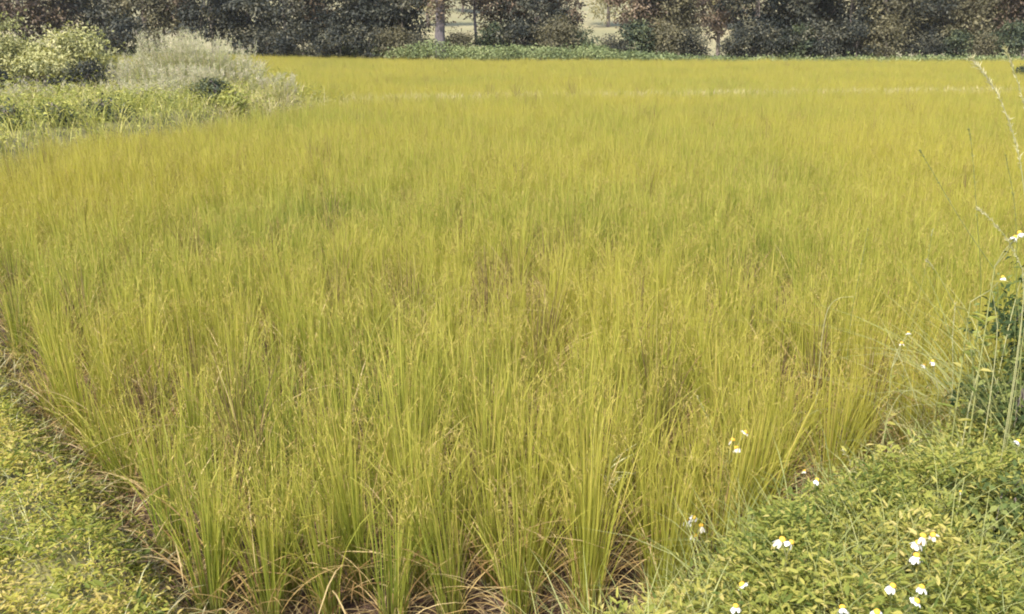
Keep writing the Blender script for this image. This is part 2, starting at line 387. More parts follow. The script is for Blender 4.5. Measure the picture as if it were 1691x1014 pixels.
def plant_rice():
    sx, sy = .235, .205
    xs = np.arange(-70, 46, sx); ys = np.arange(2.86, 104, sy)
    X, Y = np.meshgrid(xs, ys); X = X+(np.arange(len(ys)) % 2)[:, None]*sx*.35
    X = X+rng.normal(0, .035, X.shape); Y = Y+rng.normal(0, .03, Y.shape)
    X, Y = X.ravel(), Y.ravel()
    ok = (Y < far_edge(X)-.5) & (dL(X, Y) > .05) & (dR(X, Y) > .10) & (poly_sd(X, Y, BANK) > .05) & (line_d(X, Y, XB) > .22)
    ok &= (X > -.62*Y-3) & (X < .62*Y+3)
    gap = vnoise(X, Y, .8, 41, 2)
    ok &= ~((gap > .78) & (Y > 4)) | (rng.random(X.size) < .5)
    ok &= rng.random(X.size) > .025+.35*smooth(22, 26, Y)
    X, Y = X[ok], Y[ok]
    n = len(X)
    var = rng.integers(0, 8, n)
    br = vnoise(X, Y, .55, 77, 2)
    brown = (rng.random(n) < .036) & (Y > 3.6)
    var = np.where(brown & (rng.random(n) < .7), rng.integers(8, 10, n), np.where((br < .25), rng.integers(6, 8, n), var % 8))
    var = np.where((Y < 4) & (var >= 6), var % 6, var)
    short = np.ones(n)
    for px, py in [(340, 410), (385, 480), (450, 450), (560, 465), (612, 470), (655, 490), (760, 475), (815, 470), (818, 495), (865, 475), (905, 395), (905, 420), (953, 400), (1000, 390), (1002, 410), (1095, 390),
                   (1190, 420), (1240, 440), (1242, 470), (1045, 530), (885, 545), (450, 630), (528, 640), (905, 640), (1100, 655), (1103, 690), (1010, 640), (1350, 600), (220, 430), (40, 440), (690, 410), (270, 620), (1290, 570), (745, 700), (390, 720)]:
        q = on_z(px, py, .42); dd = (X-q.x)**2/.006+(Y-q.y)**2/.06
        j = np.argsort(dd)[:1]; var[j] = 8+(j % 2)
        dd = (X-q.x)**2/.012+(Y-q.y+.22)**2/.012; fr_ = np.argsort(dd)[0]; short[fr_] = .72
    rz = rng.uniform(0, 2*math.pi, n)
    s = rng.normal(1, .10, n).clip(.7, 1.25)*(1+.25*(vnoise(X, Y, 2.2, 19)-.5))*short
    # lean outward over the bund at the edges
    el = np.clip(.5-dL(X, Y), 0, .4); er = np.clip(.45-dR(X, Y), 0, .3)
    rx = rng.normal(0, .035, n); ry = rng.normal(0, .05, n)-el*.15+er*.15; rx = rx+el*.1
    xy = rng.normal(1, .05, n).clip(.85, 1.2)*(1+.32*smooth(22, 26, Y))
    Z = height(X, Y)-.01
    dist = np.hypot(X, Y)
    # seen in the picture?
    pxc = 845.5+F*X/(Y*math.cos(PITCH)+ (CAM_Z-.5)*math.sin(PITCH))
    seen = (pxc > 5) & (pxc < 1690) & (Y < 14)
    order = np.argsort(np.where(seen, dist, 1e6))[:300]
    ind = np.zeros(n, bool); ind[order] = True
    pts = np.stack([X, Y, Z], -1)
    front = [i for i in order if Y[i] < 2.96]
    front.sort(key=lambda i: X[i])
    ordn = ['first', 'second', 'third', 'fourth', 'fifth', 'sixth', 'seventh', 'eighth', 'ninth', 'tenth', 'eleventh', 'twelfth']
    FR = {i: q for q, i in enumerate(front)}
    RK = {}
    for r_ in (1, 2, 3):
        row = sorted([i for i in order if abs(Y[i]-(2.86+r_*sy)) < sy/2 and i not in FR], key=lambda i: X[i])[:12]
        for q, i in enumerate(row): RK[i] = (r_, q)
    for i in order:
        o = link('rice_clump', RM[var[i]][0], loc=pts[i]); o.rotation_euler = (rx[i], ry[i], rz[i]*0+0)
        # spin about the clump's own axis first, then lean
        from mathutils import Euler, Matrix
        R = Euler((rx[i], ry[i], 0)).to_matrix() @ Matrix.Rotation(rz[i], 3, 'Z')
        o.rotation_euler = R.to_euler(); o.scale = (xy[i], xy[i], s[i])
        c = link('seed_heads', RM[var[i]][1], parent=o); d = link('dry_leaves', RM[var[i]][2], parent=o)
        if i in RK:
            lb = 'rice clump in the %s row from the front, %s from the left bund' % (ordn[RK[i][0]], ordn[RK[i][1]])
        elif i in FR and FR[i] < len(ordn):
            lb = 'tall green rice clump in the front row, %s from the left bund' % ordn[FR[i]]
        elif var[i] >= 8:
            lb = 'withered brown rice clump standing among greener ones'
        elif dL(X[i], Y[i]) < .42:
            lb = 'rice clump leaning over the mud edge beside the left bund'
        elif dR(X[i], Y[i]) < .5:
            lb = 'rice clump at the field edge beside the flowering weeds'
        else:
            lb = 'upright green-gold rice clump among the near rows behind the front row'
        tag(o, lb, 'rice plant', 'rice clumps in the nearest rows of the paddy')
    m = ~ind
    rot = []
    for a, b, c in zip(rx[m], ry[m], rz[m]):
        rot.append((a, b, c))
    o = instancer('rice_field', pts[m], np.array(rot), np.stack([xy[m], xy[m], s[m]], -1), var[m], rice_kinds)
    tag(o, 'ripening golden green rice filling the paddy as far as the trees', 'rice', kind='stuff')
    print('rice', n, 'front', len(front))
plant_rice()

# ------------------------------------------------------------------ litter of straw on the mud
def litter():
    n = 13000
    x = rng.uniform(-3.2, 3.2, n); y = rng.uniform(2.0, 5.2, n)
    ok = (dL(x, y) > -.3) & (dR(x, y) > -.3); x, y = x[ok], y[ok]; n = len(x)
    b = np.stack([x, y, height(x, y)+rng.uniform(.002, .035, n)], -1)
    a = rng.uniform(0, 6.28, n); L = rng.uniform(.05, .28, n); k = 5; s = np.linspace(-.5, .5, k)[None]
    P = b[:, None]+np.stack([np.cos(a)[:, None]*s*L[:, None]+0*s, np.sin(a)[:, None]*s*L[:, None], rng.uniform(0, .18, n)[:, None]*L[:, None]*(1-4*s*s)+rng.normal(0, .12, n)[:, None]*s*L[:, None]], -1)
    side = np.stack([-np.sin(a), np.cos(a), rng.normal(0, .4, n)], -1)
    n2 = 5200; x2 = rng.uniform(-3.4, 3.2, n2); y2 = rng.uniform(1.9, 5.4, n2); q = np.minimum(dL(x2, y2), dR(x2, y2)); ok = (q > -.16) & (q < .26); x2, y2 = x2[ok], y2[ok]; n2 = len(x2)
    tg = blades(np.stack([x2, y2, height(x2, y2)-.01], -1), rng.uniform(0, 6.28, n2), rng.uniform(.06, .26, n2), rng.uniform(.1, 1.1, n2), rng.uniform(.2, 1.2, n2), rng.uniform(.002, .005, n2), rng.random(n2)*.95, k=6)
    tg = tg[:4]+(1,)
    me = mesh('straw_litter', [tg, ribbons(P, np.full((n, k), 1)*rng.uniform(.002, .006, n)[:, None], unit(side), rng.random(n))], [M['straw'], M['dry']])
    tag(link('straw_litter', me), 'brown dead straw lying on the mud at the feet of the rice', 'straw', kind='stuff')
litter()

# ------------------------------------------------------------------ creeping weeds on the left bund
def sprigs(x, y, z, nl, size, spread, tint0, mat, up=.5, simple=False, vs=.5):
    """small leaf rosettes round points; returns leaf part arrays"""
    n = len(x)
    X = np.repeat(x, nl); Y = np.repeat(y, nl); Z = np.repeat(z, nl); T = np.repeat(tint0, nl); N = n*nl
    a = rng.uniform(0, 6.283, N); r = np.abs(rng.normal(0, spread, N))
    pos = np.stack([X+np.cos(a)*r, Y+np.sin(a)*r, Z+rng.normal(0, spread*vs, N)], -1)
    a2 = a+rng.normal(0, .8, N)
    d = np.stack([np.cos(a2), np.sin(a2), rng.normal(up, .4, N)], -1)
    nr = np.stack([rng.normal(0, .45, N), rng.normal(0, .45, N), np.ones(N)], -1)
    L = size*rng.uniform(.55, 1.3, N)
    return leaves(pos, d, nr, L, L*rng.uniform(.22, .46, N), np.clip(T+rng.normal(0, .16, N), 0, 1), simple=simple)

def left_cover():
    n = 34000
    x = rng.uniform(-5.2, -.4, n); y = rng.uniform(.9, 6.8, n)
    d = dL(x, y); ok = (d < -.02+rng.normal(0, .05, n)) & (x > -.75*y-.8); x, y = x[ok], y[ok]
    d = dL(x, y); c = vnoise(x, y, .22, 51); keep = (c+rng.normal(0, .14, len(x)) > .12); x, y, c, d = x[keep], y[keep], c[keep], d[keep]
    bump = .17*vnoise(x, y, .26, 53)*smooth(0, -.3, d)
    z = height(x, y)+bump*rng.uniform(.5, 1, len(x))+.006
    t0 = .30+.7*vnoise(x, y, .35, 55)
    a = sprigs(x, y, z, 10, .023, .026, t0+rng.normal(0, .2, len(x)), 'clover', up=.25, vs=.7)
    # fine grass among the leaves
    n = 16000; gx = rng.uniform(-5.2, -.4, n); gy = rng.uniform(1.2, 6.8, n); ok = (dL(gx, gy) < .02) & (gx > -.75*gy-.8)
    gx, gy = gx[ok], gy[ok]; n = len(gx)
    b = np.stack([gx, gy, height(gx, gy)], -1)
    g = blades(b, rng.uniform(0, 6.28, n), rng.uniform(.06, .18, n), rng.uniform(.1, .8, n), rng.uniform(.2, .9, n), rng.uniform(.002, .0045, n), rng.uniform(.3, 1, n), k=5)
    g = g[:4]+(1,)
    # a second, broader-leaved weed in scattered patches
    k = rng.random(len(x)) < .07*smooth(.5, .7, vnoise(x, y, .5, 58))*2.5
    b2 = sprigs(x[k], y[k], z[k]+.012, 7, .042, .03, rng.uniform(0, .7, k.sum()), 'weed', up=.4); b2 = b2[:4]+(2,)
    me = mesh('ground_cover', [a, g, b2], [M['clover'], M['stalk'], M['weed']])
    tag(link('ground_cover', me), 'low yellow-green creeping weeds covering the left bund', 'ground cover', kind='stuff')
left_cover()

# ------------------------------------------------------------------ flowering weeds' foliage on the right bund
def canopy_r(x, y):
    """height of the weed canopy over the right bund"""
    d = -dR(x, y)
    h = .21*smooth(-.05, .35, d)+.32*(vnoise(x, y, .26, 61)-.5)*smooth(0, .3, d)+.06
    return np.maximum(h, .04)
def right_cover():
    n = 66000
    x = rng.uniform(-.2, 5.2, n); y = rng.uniform(1.1, 6.6, n)
    d = dR(x, y); ok = (d < .02+rng.normal(0, .04, n)) & (x < .72*y+.9) & (x > -.1+(2.6-y)*.1); x, y, d = x[ok], y[ok], d[ok]
    c = vnoise(x, y, .20, 63); keep = c+rng.normal(0, .14, len(x)) > .28; x, y = x[keep], y[keep]
    h = canopy_r(x, y); z = height(x, y)+h*(1-np.abs(rng.normal(0, .22, len(x)))).clip(.1, 1.1)
    t0 = .02+.90*vnoise(x, y, .40, 65)-.18*smooth(3.1, 3.9, y)
    a = sprigs(x, y, z, 9, .028, .034, t0+rng.normal(0, .18, len(x)), 'weed', up=.5, vs=1.0)
    # thin grass
    n = 34000; gx = rng.uniform(0, 5, n); gy = rng.uniform(1.4, 6.4, n); ok = (dR(gx, gy) < .10) & (gx < .72*gy+.9); gx, gy = gx[ok], gy[ok]; n = len(gx)
    b = np.stack([gx, gy, height(gx, gy)], -1)
    g = blades(b, rng.uniform(0, 6.28, n), np.minimum(canopy_r(gx, gy)*rng.uniform(.8, 1.75, n)+.03, .5), rng.uniform(.05, .5, n), rng.uniform(.1, .7, n), rng.uniform(.0018, .0042, n), rng.uniform(0, .6, n), k=6)
    g = g[:4]+(1,)
    k = rng.random(len(x)) < .02+.12*smooth(.5, .65, vnoise(x, y, .45, 68))
    b2 = sprigs(x[k], y[k], z[k]+.015, 6, .038, .04, rng.uniform(0, .75, k.sum()), 'weed', up=.5)
    # stems under the leaves
    n = 5000; sx = rng.uniform(-.2, 5, n); sy = rng.uniform(1.4, 6.4, n); ok = (dR(sx, sy) < -.02) & (sx < .72*sy+.9); sx, sy = sx[ok], sy[ok]; n = len(sx)
    b = np.stack([sx, sy, height(sx, sy)-.01], -1)
    s = blades(b, rng.uniform(0, 6.28, n), canopy_r(sx, sy)*rng.uniform(.7, 1.05, n), rng.uniform(0, .35, n), rng.uniform(0, .1, n), np.full(n, .004), rng.uniform(0, .4, n), k=4)
    s = s[:4]+(2,)
    me = mesh('undergrowth', [a, b2, g, s], [M['weed'], M['stalk'], M['shrub']])
    tag(link('weeds', me), 'bushy light green weeds covering the right bund under the white flowers', 'weeds', kind='stuff')
right_cover()

# ------------------------------------------------------------------ white daisy-like flowers
def petal_mesh(r, droop, seed):
    q = np.random.default_rng(seed); parts = []; n = 6
    for i in range(n):
        a = 2*math.pi*i/n+q.normal(0, .12)
        d = np.array([math.cos(a), math.sin(a), 0]); sd_ = np.array([-d[1], d[0], 0]); L = r*q.uniform(.85, 1.1)
        cols = []
        for s, wd in ((.25, .22), (.5, .42), (.8, .46), (1., .26)):
            p = d*L*s+np.array([0, 0, -droop*L*s*s])
            cols.append([p-sd_*wd*r*.5*1.5+np.array([0, 0, -.03*r]), p+np.array([0, 0, .03*r]), p+sd_*wd*r*.5*1.5+np.array([0, 0, -.03*r])])
        V = np.array(cols).reshape(-1, 3)
        f = np.array([[j*3+k, j*3+k+1, (j+1)*3+k+1, (j+1)*3+k] for j in range(3) for k in range(2)])
        parts.append((V, f, np.full(len(V), q.random()), np.zeros(len(V)), 0))
    return parts
def centre_mesh(r):
    rings = [(0., .42), (.18, .50), (.38, .42), (.52, .24), (.58, .03)]
    V = []; sd_ = 10
    for z, rr in rings:
        for j in range(sd_): V.append((math.cos(6.283*j/sd_)*rr*r*(1+.08*(j % 2)), math.sin(6.283*j/sd_)*rr*r*(1+.08*(j % 2)), z*r))
    f = [[i*sd_+j, i*sd_+(j+1) % sd_, (i+1)*sd_+(j+1) % sd_, (i+1)*sd_+j] for i in range(len(rings)-1) for j in range(sd_)]
    return [(np.array(V), np.array(f), np.full(len(V), .6), np.zeros(len(V)), 0)]
PET = [mesh('petals', petal_mesh(.0165, dr, i), M['petal']) for i, dr in enumerate((.25, .5, .8, 1.1, .4, .95))]
PET += [mesh('petals', petal_mesh(.013, 1.5, 9)[:4], M['petal_old']), mesh('petals', petal_mesh(.016, .7, 11)[:5], M['petal_old'])]
CEN = mesh('flower_centre', centre_mesh(.0165), M['centre'])

def flower_plant(heads, depthY, label, size=1., stemcol=.5):
    """heads: pixel spots of the flower heads; the plant roots in the bund below them"""
    for px, py in heads:                    # stand clear of the leaves
        for yy in np.arange(1.4, depthY, .02):
            p = at_y(px, py, yy)
            if dR(p.x, p.y) < .05 and p.z < float(height(p.x, p.y))+float(canopy_r(p.x, p.y))*1.12+.03: depthY = min(depthY, yy); break
    pts = [at_y(px, py, depthY+random.uniform(-.03, .0)) for px, py in heads]
    cx = sum(p.x for p in pts)/len(pts)+random.uniform(-.05, .08); cy = depthY+random.uniform(-.02, .08)
    gz = float(height(cx, cy))
    root = empty('flowering_weed', (cx, cy, gz)); tag(root, label, 'flower', 'white-petalled yellow-centred wild flowers on the right bund')
    fork_z = min(p.z for p in pts)-gz-.12
    fork = np.array([random.uniform(-.02, .02), 0, max(.06, fork_z)])
    st = [tube([np.array([0, 0, -.02]), fork*.5+np.array([random.uniform(-.015, .015), 0, 0]), fork], [.0030, .0027, .0023], 5, stemcol)]
    for i, p in enumerate(pts):
        q = np.array(p)-np.array([cx, cy, gz])
        mid = fork*.45+q*.55+np.array([random.uniform(-.012, .012), random.uniform(-.01, .01), -.01])
        st.append(tube([fork, mid, q-np.array([0, 0, .003])], [.0022, .0018, .0016], 5, stemcol+.15))
        fl = link('flower', random.choice(PET), parent=root, loc=Vector(q)); sc = size*random.uniform(.9, 1.15)
        fl.rotation_euler = (random.uniform(-.1, .75), random.uniform(-.5, .5), random.uniform(0, 6.28)); fl.scale = (sc, sc, sc)
        link('flower_centre', CEN, parent=fl)
    link('stem', mesh('stem', st, M['stalk']), parent=root)
    n = 12; hz = rng.uniform(.25, .95, n)*fork[2]; a = rng.uniform(0, 6.28, n)
    pos = np.stack([fork[0]*hz/fork[2], 0*hz, hz], -1)
    d = np.stack([np.cos(a), np.sin(a), rng.uniform(.1, .6, n)], -1)
    nr = np.tile([0, 0, 1.], (n, 1))+rng.normal(0, .3, (n, 3))
    link('leaves', mesh('leaves', [leaves(pos, d, nr, rng.uniform(.04, .075, n), rng.uniform(.014, .026, n), rng.random(n))], M['weed']), parent=root)

FL = [
 ([(1210, 727), (1231, 714), (1216, 740)], 3.35, 'three white flowers on one tall stem leaning over the rice edge', 1.05),
 ([(1328, 778)], 3.4, 'small white flower alone at the top of the leafy slope', .7),
 ([(1349, 793)], 3.38, 'small white flower just right of and below the smallest lone one', .75),
 ([(1134, 860), (1146, 855), (1158, 869), (1147, 885)], 2.95, 'tight bunch of four white flowers against the dark gap beside the rice', 1.0),
 ([(1291, 892), (1306, 896)], 2.75, 'pair of touching white flowers in the middle of the leafy weeds', 1.0),
 ([(1524, 886), (1541, 884), (1516, 897), (1513, 918)], 2.85, 'largest cluster of white and yellow flowers on the right weeds', 1.05),
 ([(1226, 966)], 2.62, 'bright white flower with orange centre above the lowest left one', 1.05),
 ([(1215, 1002)], 2.55, 'white flower lowest on the left of the weedy bund', .95),
 ([(1474, 968)], 2.55, 'white flower with raised orange centre, left of the low pair', 1.),
 ([(1522, 970), (1513, 993)], 2.5, 'two white flowers one above the other low on the right bund', .95),
 ([(1391, 1004)], 2.45, 'white flower cut by the bottom edge between the two low groups', 1.),
 ([(1448, 1011)], 2.45, 'orange-centred flower head peeping in at the very bottom edge', .9),
 ([(1681, 729)], 3.3, 'white flower at the right edge under the dark shrub', .9),
 ([(1684, 385), (1676, 392)], 3.1, 'highest white flower, beside the tall grasses at the right edge', .85),
 ([(1656, 458)], 3.3, 'faded white flower head among the tall grass stalks', .7),
 ([(1500, 550), (1489, 567)], 3.8, 'two small pale flower heads standing against the rice', .75),
 ([(1540, 597), (1526, 603)], 3.7, 'two dull white flower heads left of the bent grass stalk', .8),
 ([(1586, 812)], 3.0, 'faint pale flower half hidden in leaves near the pale stalk', .5),
]
for hd, dy, lb, sz in FL: flower_plant(hd, dy, lb, sz)

# ------------------------------------------------------------------ tall grass stalks in front on the right
def stalk(pix, Y, label, tint, wid=.004, head=None, leaf=0, name='grass_stalk'):
    """pix: pixel spots from foot to tip at depth Y (a number or one per spot)"""
    Ys = Y if isinstance(Y, (list, tuple)) else [Y]*len(pix)
    P = [np.array(at_y(px, py, yy)) for (px, py), yy in zip(pix, Ys)]
    g = float(height(P[0][0], P[0][1]))
    if P[0][2] > g: P.insert(0, np.array([P[0][0]+(P[0][0]-P[1][0])*.15, P[0][1], g-.01]))
    base = P[0].copy(); base[2] = max(base[2], g)
    # smooth the line
    Q = np.array(P); 
    for _ in range(2):
        q = [Q[0]]
        for i in range(len(Q)-1): q += [Q[i]*.75+Q[i+1]*.25, Q[i]*.25+Q[i+1]*.75]
        Q = np.array(q+[Q[-1]])
    Q = Q-base
    root = empty(name, base); tag(root, label, 'grass stalk', 'tall grass stalks on the right bund')
    n = len(Q)
    link('stem', mesh('stem', [tube(Q, np.linspace(wid/2, wid/5, n)*.75, 5, tint*.75)], M['stalk']), parent=root)
    if head:
        k0 = int(n*head[0]); H = Q[k0:]
        m = head[1]; i = rng.uniform(0, len(H)-1.01, m); i0 = i.astype(int); fr = (i-i0)[:, None]
        pos = H[i0]*(1-fr)+H[i0+1]*fr; d = unit(H[np.minimum(i0+1, len(H)-1)]-H[i0])+rng.normal(0, .35, (m, 3))
        link('seed_head', mesh('seed_head', [leaves(pos, d, rng.normal(0, 1, (m, 3)), rng.uniform(.6, 1.2, m)*head[2], np.full(m, .003), np.clip(tint+.2+rng.normal(0, .15, m), 0, 1), simple=True)], M['stalk']), parent=root)
    for q in range(leaf):
        i = int(n*random.uniform(.05, .5)); a = random.uniform(0, 6.28)
        link('leaf', mesh('leaf', [blades(Q[i:i+1], np.array([a]), np.array([random.uniform(.2, .4)]), np.array([.3]), np.array([.7]), np.array([.006]), np.array([tint]), k=7)], M['stalk']), parent=root)

stalk([(1550, 850), (1560, 800), (1572, 760), (1583, 729)], 3.0, 'thick pale stalk cut off at the top, rising from the leafy weeds', .95, .013)
stalk([(1596, 690), (1608, 640), (1623, 588), (1604, 572)], 3.3, 'pale stalk bent sharply like a hook, below the dark shrub', .95, .008)
stalk([(1640, 680), (1625, 590), (1580, 510), (1545, 445), (1530, 430)], 3.4, 'long straight stalk crossing behind the hooked pale one', .7, .0055, (.75, 50, .015))
stalk([(1608, 600), (1622, 480), (1615, 380), (1606, 250), (1600, 215)], 3.5, 'dark upright stalk reaching highest over the rice at right', .1, .005, (.6, 60, .014), 1)
stalk([(1660, 470), (1610, 400), (1575, 345), (1535, 275), (1520, 250)], [3.4, 3.4, 3.45, 3.5, 3.5], 'dark stalk slanting up to the left across the golden rice', .15, .005, (.6, 60, .014))
stalk([(1700, 460), (1691, 290), (1668, 200), (1640, 140), (1606, 98)], 3.0, 'pale feathery plume arching up to the tree line', .9, .005, (.45, 170, .022))
stalk([(1712, 420), (1700, 220), (1689, 160), (1672, 110), (1660, 80)], 3.1, 'second pale plume nearest the right edge, almost upright', .75, .004, (.5, 110, .018))
stalk([(1395, 640), (1405, 520), (1418, 460), (1433, 378)], 4.3, 'thin dark stalk standing alone in front of the rice', .1, .005, (.6, 40, .014))
stalk([(1350, 640), (1358, 545), (1368, 505), (1385, 491), (1410, 490)], 4.2, 'small pale blade bowed over to the right', .9, .006)
stalk([(1225, 860), (1205, 790), (1180, 715), (1152, 655)], 3.1, 'thin green stalk leaning left past the three-flower stem', .5, .004, (.75, 30, .012))
stalk([(1575, 640), (1572, 560), (1578, 500)], 3.6, 'short whitish stalk just left of the dark upright one', .95, .006, (.5, 40, .012))
stalk([(1650, 560), (1642, 500), (1635, 465)], 3.2, 'whitish stem against the top of the dark shrub', .95, .006)
stalk([(1700, 470), (1668, 400), (1640, 365), (1615, 345)], 3.2, 'pale feathery stem bowing low to the left at the right edge', .9, .005, (.3, 120, .018))
stalk([(1455, 760), (1462, 700), (1478, 660), (1500, 640), (1530, 655)], 3.6, 'pale grass blade arching over the top of the weeds', .85, .006)
stalk([(1300, 760), (1312, 705), (1340, 680), (1375, 672), (1420, 700)], 3.8, 'long brown blade arching between the rice and the weeds', .75, .006)
stalk([(1420, 820), (1405, 760), (1392, 745)], 3.1, 'short straw-coloured stub leaning left in the weeds', .8, .006, (.3, 60, .016))
stalk([(1668, 700), (1676, 560), (1680, 420), (1676, 330), (1660, 255)], 3.4, 'dark stalk close beside the shrub at the right edge', .15, .005, (.6, 60, .014), 1)
stalk([(1480, 700), (1500, 560), (1530, 440), (1540, 380)], 4.0, 'thin upright green stalk left of the two small pale flowers', .35, .004, (.7, 40, .013))

def wild_tuft(px, py, Y, label, n, h, tint):
    p = at_y(px, py, Y); g = float(height(p.x, p.y))
    a = rng.uniform(0, 6.28, n); r = rng.uniform(0, .05, n)
    b = np.stack([np.cos(a)*r, np.sin(a)*r, np.full(n, -.02)], -1)
    a = np.where(rng.random(n) < .5, math.pi+rng.normal(0, .6, n), a)
    bl = blades(b, a, rng.uniform(.45, 1.05, n)*h, rng.uniform(.05, .45, n), rng.uniform(.1, .9, n), rng.uniform(.0025, .005, n), np.clip(tint+rng.normal(0, .18, n), 0, 1), k=11)
    o = link('grass_tuft', mesh('grass_tuft', [bl], M['stalk']), loc=(p.x, p.y, g)); tag(o, label, 'grass', 'tufts of arching wild grass by the right shrub')
wild_tuft(1640, 640, 3.7, 'arching wild grass tuft standing before the dark shrub', 60, .95, .45)
wild_tuft(1580, 660, 3.9, 'arching wild grass tuft bent over the rice, left of the shrub', 50, .85, .55)
wild_tuft(1520, 690, 3.9, 'short arching grass tuft between rice edge and weeds', 45, .6, .5)
wild_tuft(1700, 620, 3.5, 'arching wild grass tuft hard against the right edge', 60, 1.1, .4)
wild_tuft(1440, 740, 3.7, 'pale grass tuft at the corner where weeds meet rice', 40, .5, .6)

# a short sedge with spiky leaves at the foot of the right bund
def spiky():
    p = on_z(1000, 880, .12)
    root = empty('grass_tuft', p); tag(root, 'pale spiky grass tuft at the rice foot beside the right bund', 'grass tuft')
    n = 15; a = rng.uniform(0, 6.28, n); z = rng.uniform(.05, .35, n)
    pos = np.stack([rng.normal(0, .015, n), rng.normal(0, .015, n), z], -1)
    link('stem', mesh('stem', [tube([(0, 0, -.1), (.01, 0, .2), (0, 0, .38)], [.003, .002, .001], 5, .6)], M['stalk']), parent=root)
    link('leaves', mesh('leaves', [leaves(pos, np.stack([np.cos(a), np.sin(a), rng.uniform(.2, .9, n)], -1), np.tile([0, 0, 1.], (n, 1)), rng.uniform(.08, .16, n), rng.uniform(.007, .012, n), rng.uniform(.6, 1, n))], M['stalk']), parent=root)
spiky()

# ------------------------------------------------------------------ shrubs and trees
def crown_mesh(seed, rx, ry, z0, z1, ncl, per, leaf, mat, sig=.28, shell=.55, flat=1., taper=.0, wfac=.5):
    global rng
    keep = rng; rng = np.random.default_rng(seed)
    u = unit(rng.normal(0, 1, (ncl, 3))); r = shell+(1-shell)*rng.random(ncl)**.6
    r *= 1-.28*(rng.random(ncl))**2
    c = u*r[:, None]; zc = (z0+z1)/2; hz = (z1-z0)/2
    lump = 1+.30*np.sin(u[:, 0]*4.1+seed)*np.cos(u[:, 2]*3.7+seed*2)+.16*np.sin(u[:, 1]*7+seed*3)
    C_ = np.stack([c[:, 0]*rx*lump, c[:, 1]*ry*lump, zc+c[:, 2]*hz], -1)
    if taper: C_[:, :2] *= (1-taper*((C_[:, 2:3]-z0)/(z1-z0)))
    N = ncl*per; P = np.repeat(C_, per, 0)
    sg = np.repeat(rng.uniform(.6, 1.35, ncl)*sig, per)[:, None]
    off = rng.normal(0, 1, (N, 3))*sg*np.array([1, 1, .62*flat]); P = P+off
    P[:, 2] = np.maximum(P[:, 2], .05+rng.random(N)*.15)
    d = unit(off)+rng.normal(0, .5, (N, 3)); d[:, 2] -= .25
    nr = unit(off)*.9+unit(P-np.array([0, 0, zc]))*.4+np.array([0, 0, .5])+rng.normal(0, .28, (N, 3))
    L = leaf*rng.uniform(.6, 1.35, N); t = np.clip(np.repeat(rng.random(ncl)**1.3*.85, per)+rng.normal(.05, .09, N), 0, 1)
    me = mesh('crown', [leaves(P, d, nr, L, L*wfac, t, simple=True, fold=.12)], mat)
    rng = keep
    return me, C_
def limbs_mesh(seed, cl, trunk_top, r0, mat, lean=.0, nl=9):
    q = random.Random(seed)
    pts = [np.array([0, 0, -.3])]; 
    for s in (.25, .5, .75, 1): pts.append(np.array([q.uniform(-.1, .1)+lean*s, q.uniform(-.1, .1), trunk_top*s]))
    parts = [tube(pts, [r0*1.25, r0, r0*.85, r0*.7, r0*.5], 8)]
    for i in range(nl):
        c = cl[q.randrange(len(cl))]; j = q.randrange(2, 5); a = pts[j]
        mid = a*.5+c*.5+np.array([0, 0, .15]); parts.append(tube([a, mid, c], [r0*.4, r0*.25, r0*.08], 5))
    return mesh('trunk', parts, mat)

PROTO = {}
def proto(kind):
    if kind in PROTO: return PROTO[kind]
    base, i = kind.rsplit('/', 1); i = int(i)
    if base == 'dark': me, cl = crown_mesh(20+i, 2.3, 2.1, .5, 7.2, 70, 95, .24, M['tree_dark'], .32); tr = limbs_mesh(i, cl, 4.6, .16, M['bark'])
    if base == 'brown': me, cl = crown_mesh(30+i, 2.2, 2.0, 1.3, 7.6, 80, 70, .24, M['tree_brown'], .30); tr = limbs_mesh(i+5, cl, 5.0, .15, M['bark'])
    if base == 'olive': me, cl = crown_mesh(40+i, 2.2, 2.0, .6, 6.6, 80, 70, .24, M['tree_olive'], .30); tr = limbs_mesh(i+9, cl, 4.2, .14, M['bark'])
    if base == 'slim': me, cl = crown_mesh(50+i, 1.1, 1.1, 2.2, 7.2, 55, 45, .18, M['tree_brown'], .3); tr = limbs_mesh(i+9, cl, 5.6, .09, M['bark_grey'])
    if base == 'post': me, cl = crown_mesh(60+i, 1.1, 1.1, 2.0, 8.0, 75, 50, .18, M['tree_brown'], .32); tr = limbs_mesh(i+9, cl, 6.5, .30, M['bark_grey'])
    if base == 'bush': me, cl = crown_mesh(70+i, 1.35, 1.2, .1, 2.5, 52, 70, .17, M['tree_dark'], .22); tr = limbs_mesh(i+15, cl, 1.5, .06, M['bark'])
    if base == 'gbush': me, cl = crown_mesh(80+i, 1.25, 1.1, .1, 2.3, 50, 66, .18, M['tree_green'], .22); tr = limbs_mesh(i+15, cl, 1.4, .06, M['bark'])
    if base == 'obush': me, cl = crown_mesh(85+i, 1.3, 1.1, .1, 2.6, 75, 50, .16, M['tree_olive'], .26); tr = limbs_mesh(i+25, cl, 1.4, .06, M['bark'])
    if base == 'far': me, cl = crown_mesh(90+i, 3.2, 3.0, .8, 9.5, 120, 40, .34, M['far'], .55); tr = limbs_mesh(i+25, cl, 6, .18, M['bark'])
    if base == 'fard': me, cl = crown_mesh(95+i, 3.0, 2.8, .8, 9.0, 120, 45, .30, M['tree_olive'], .5); tr = limbs_mesh(i+25, cl, 6, .18, M['bark'])
    PROTO[kind] = (me, tr); return PROTO[kind]
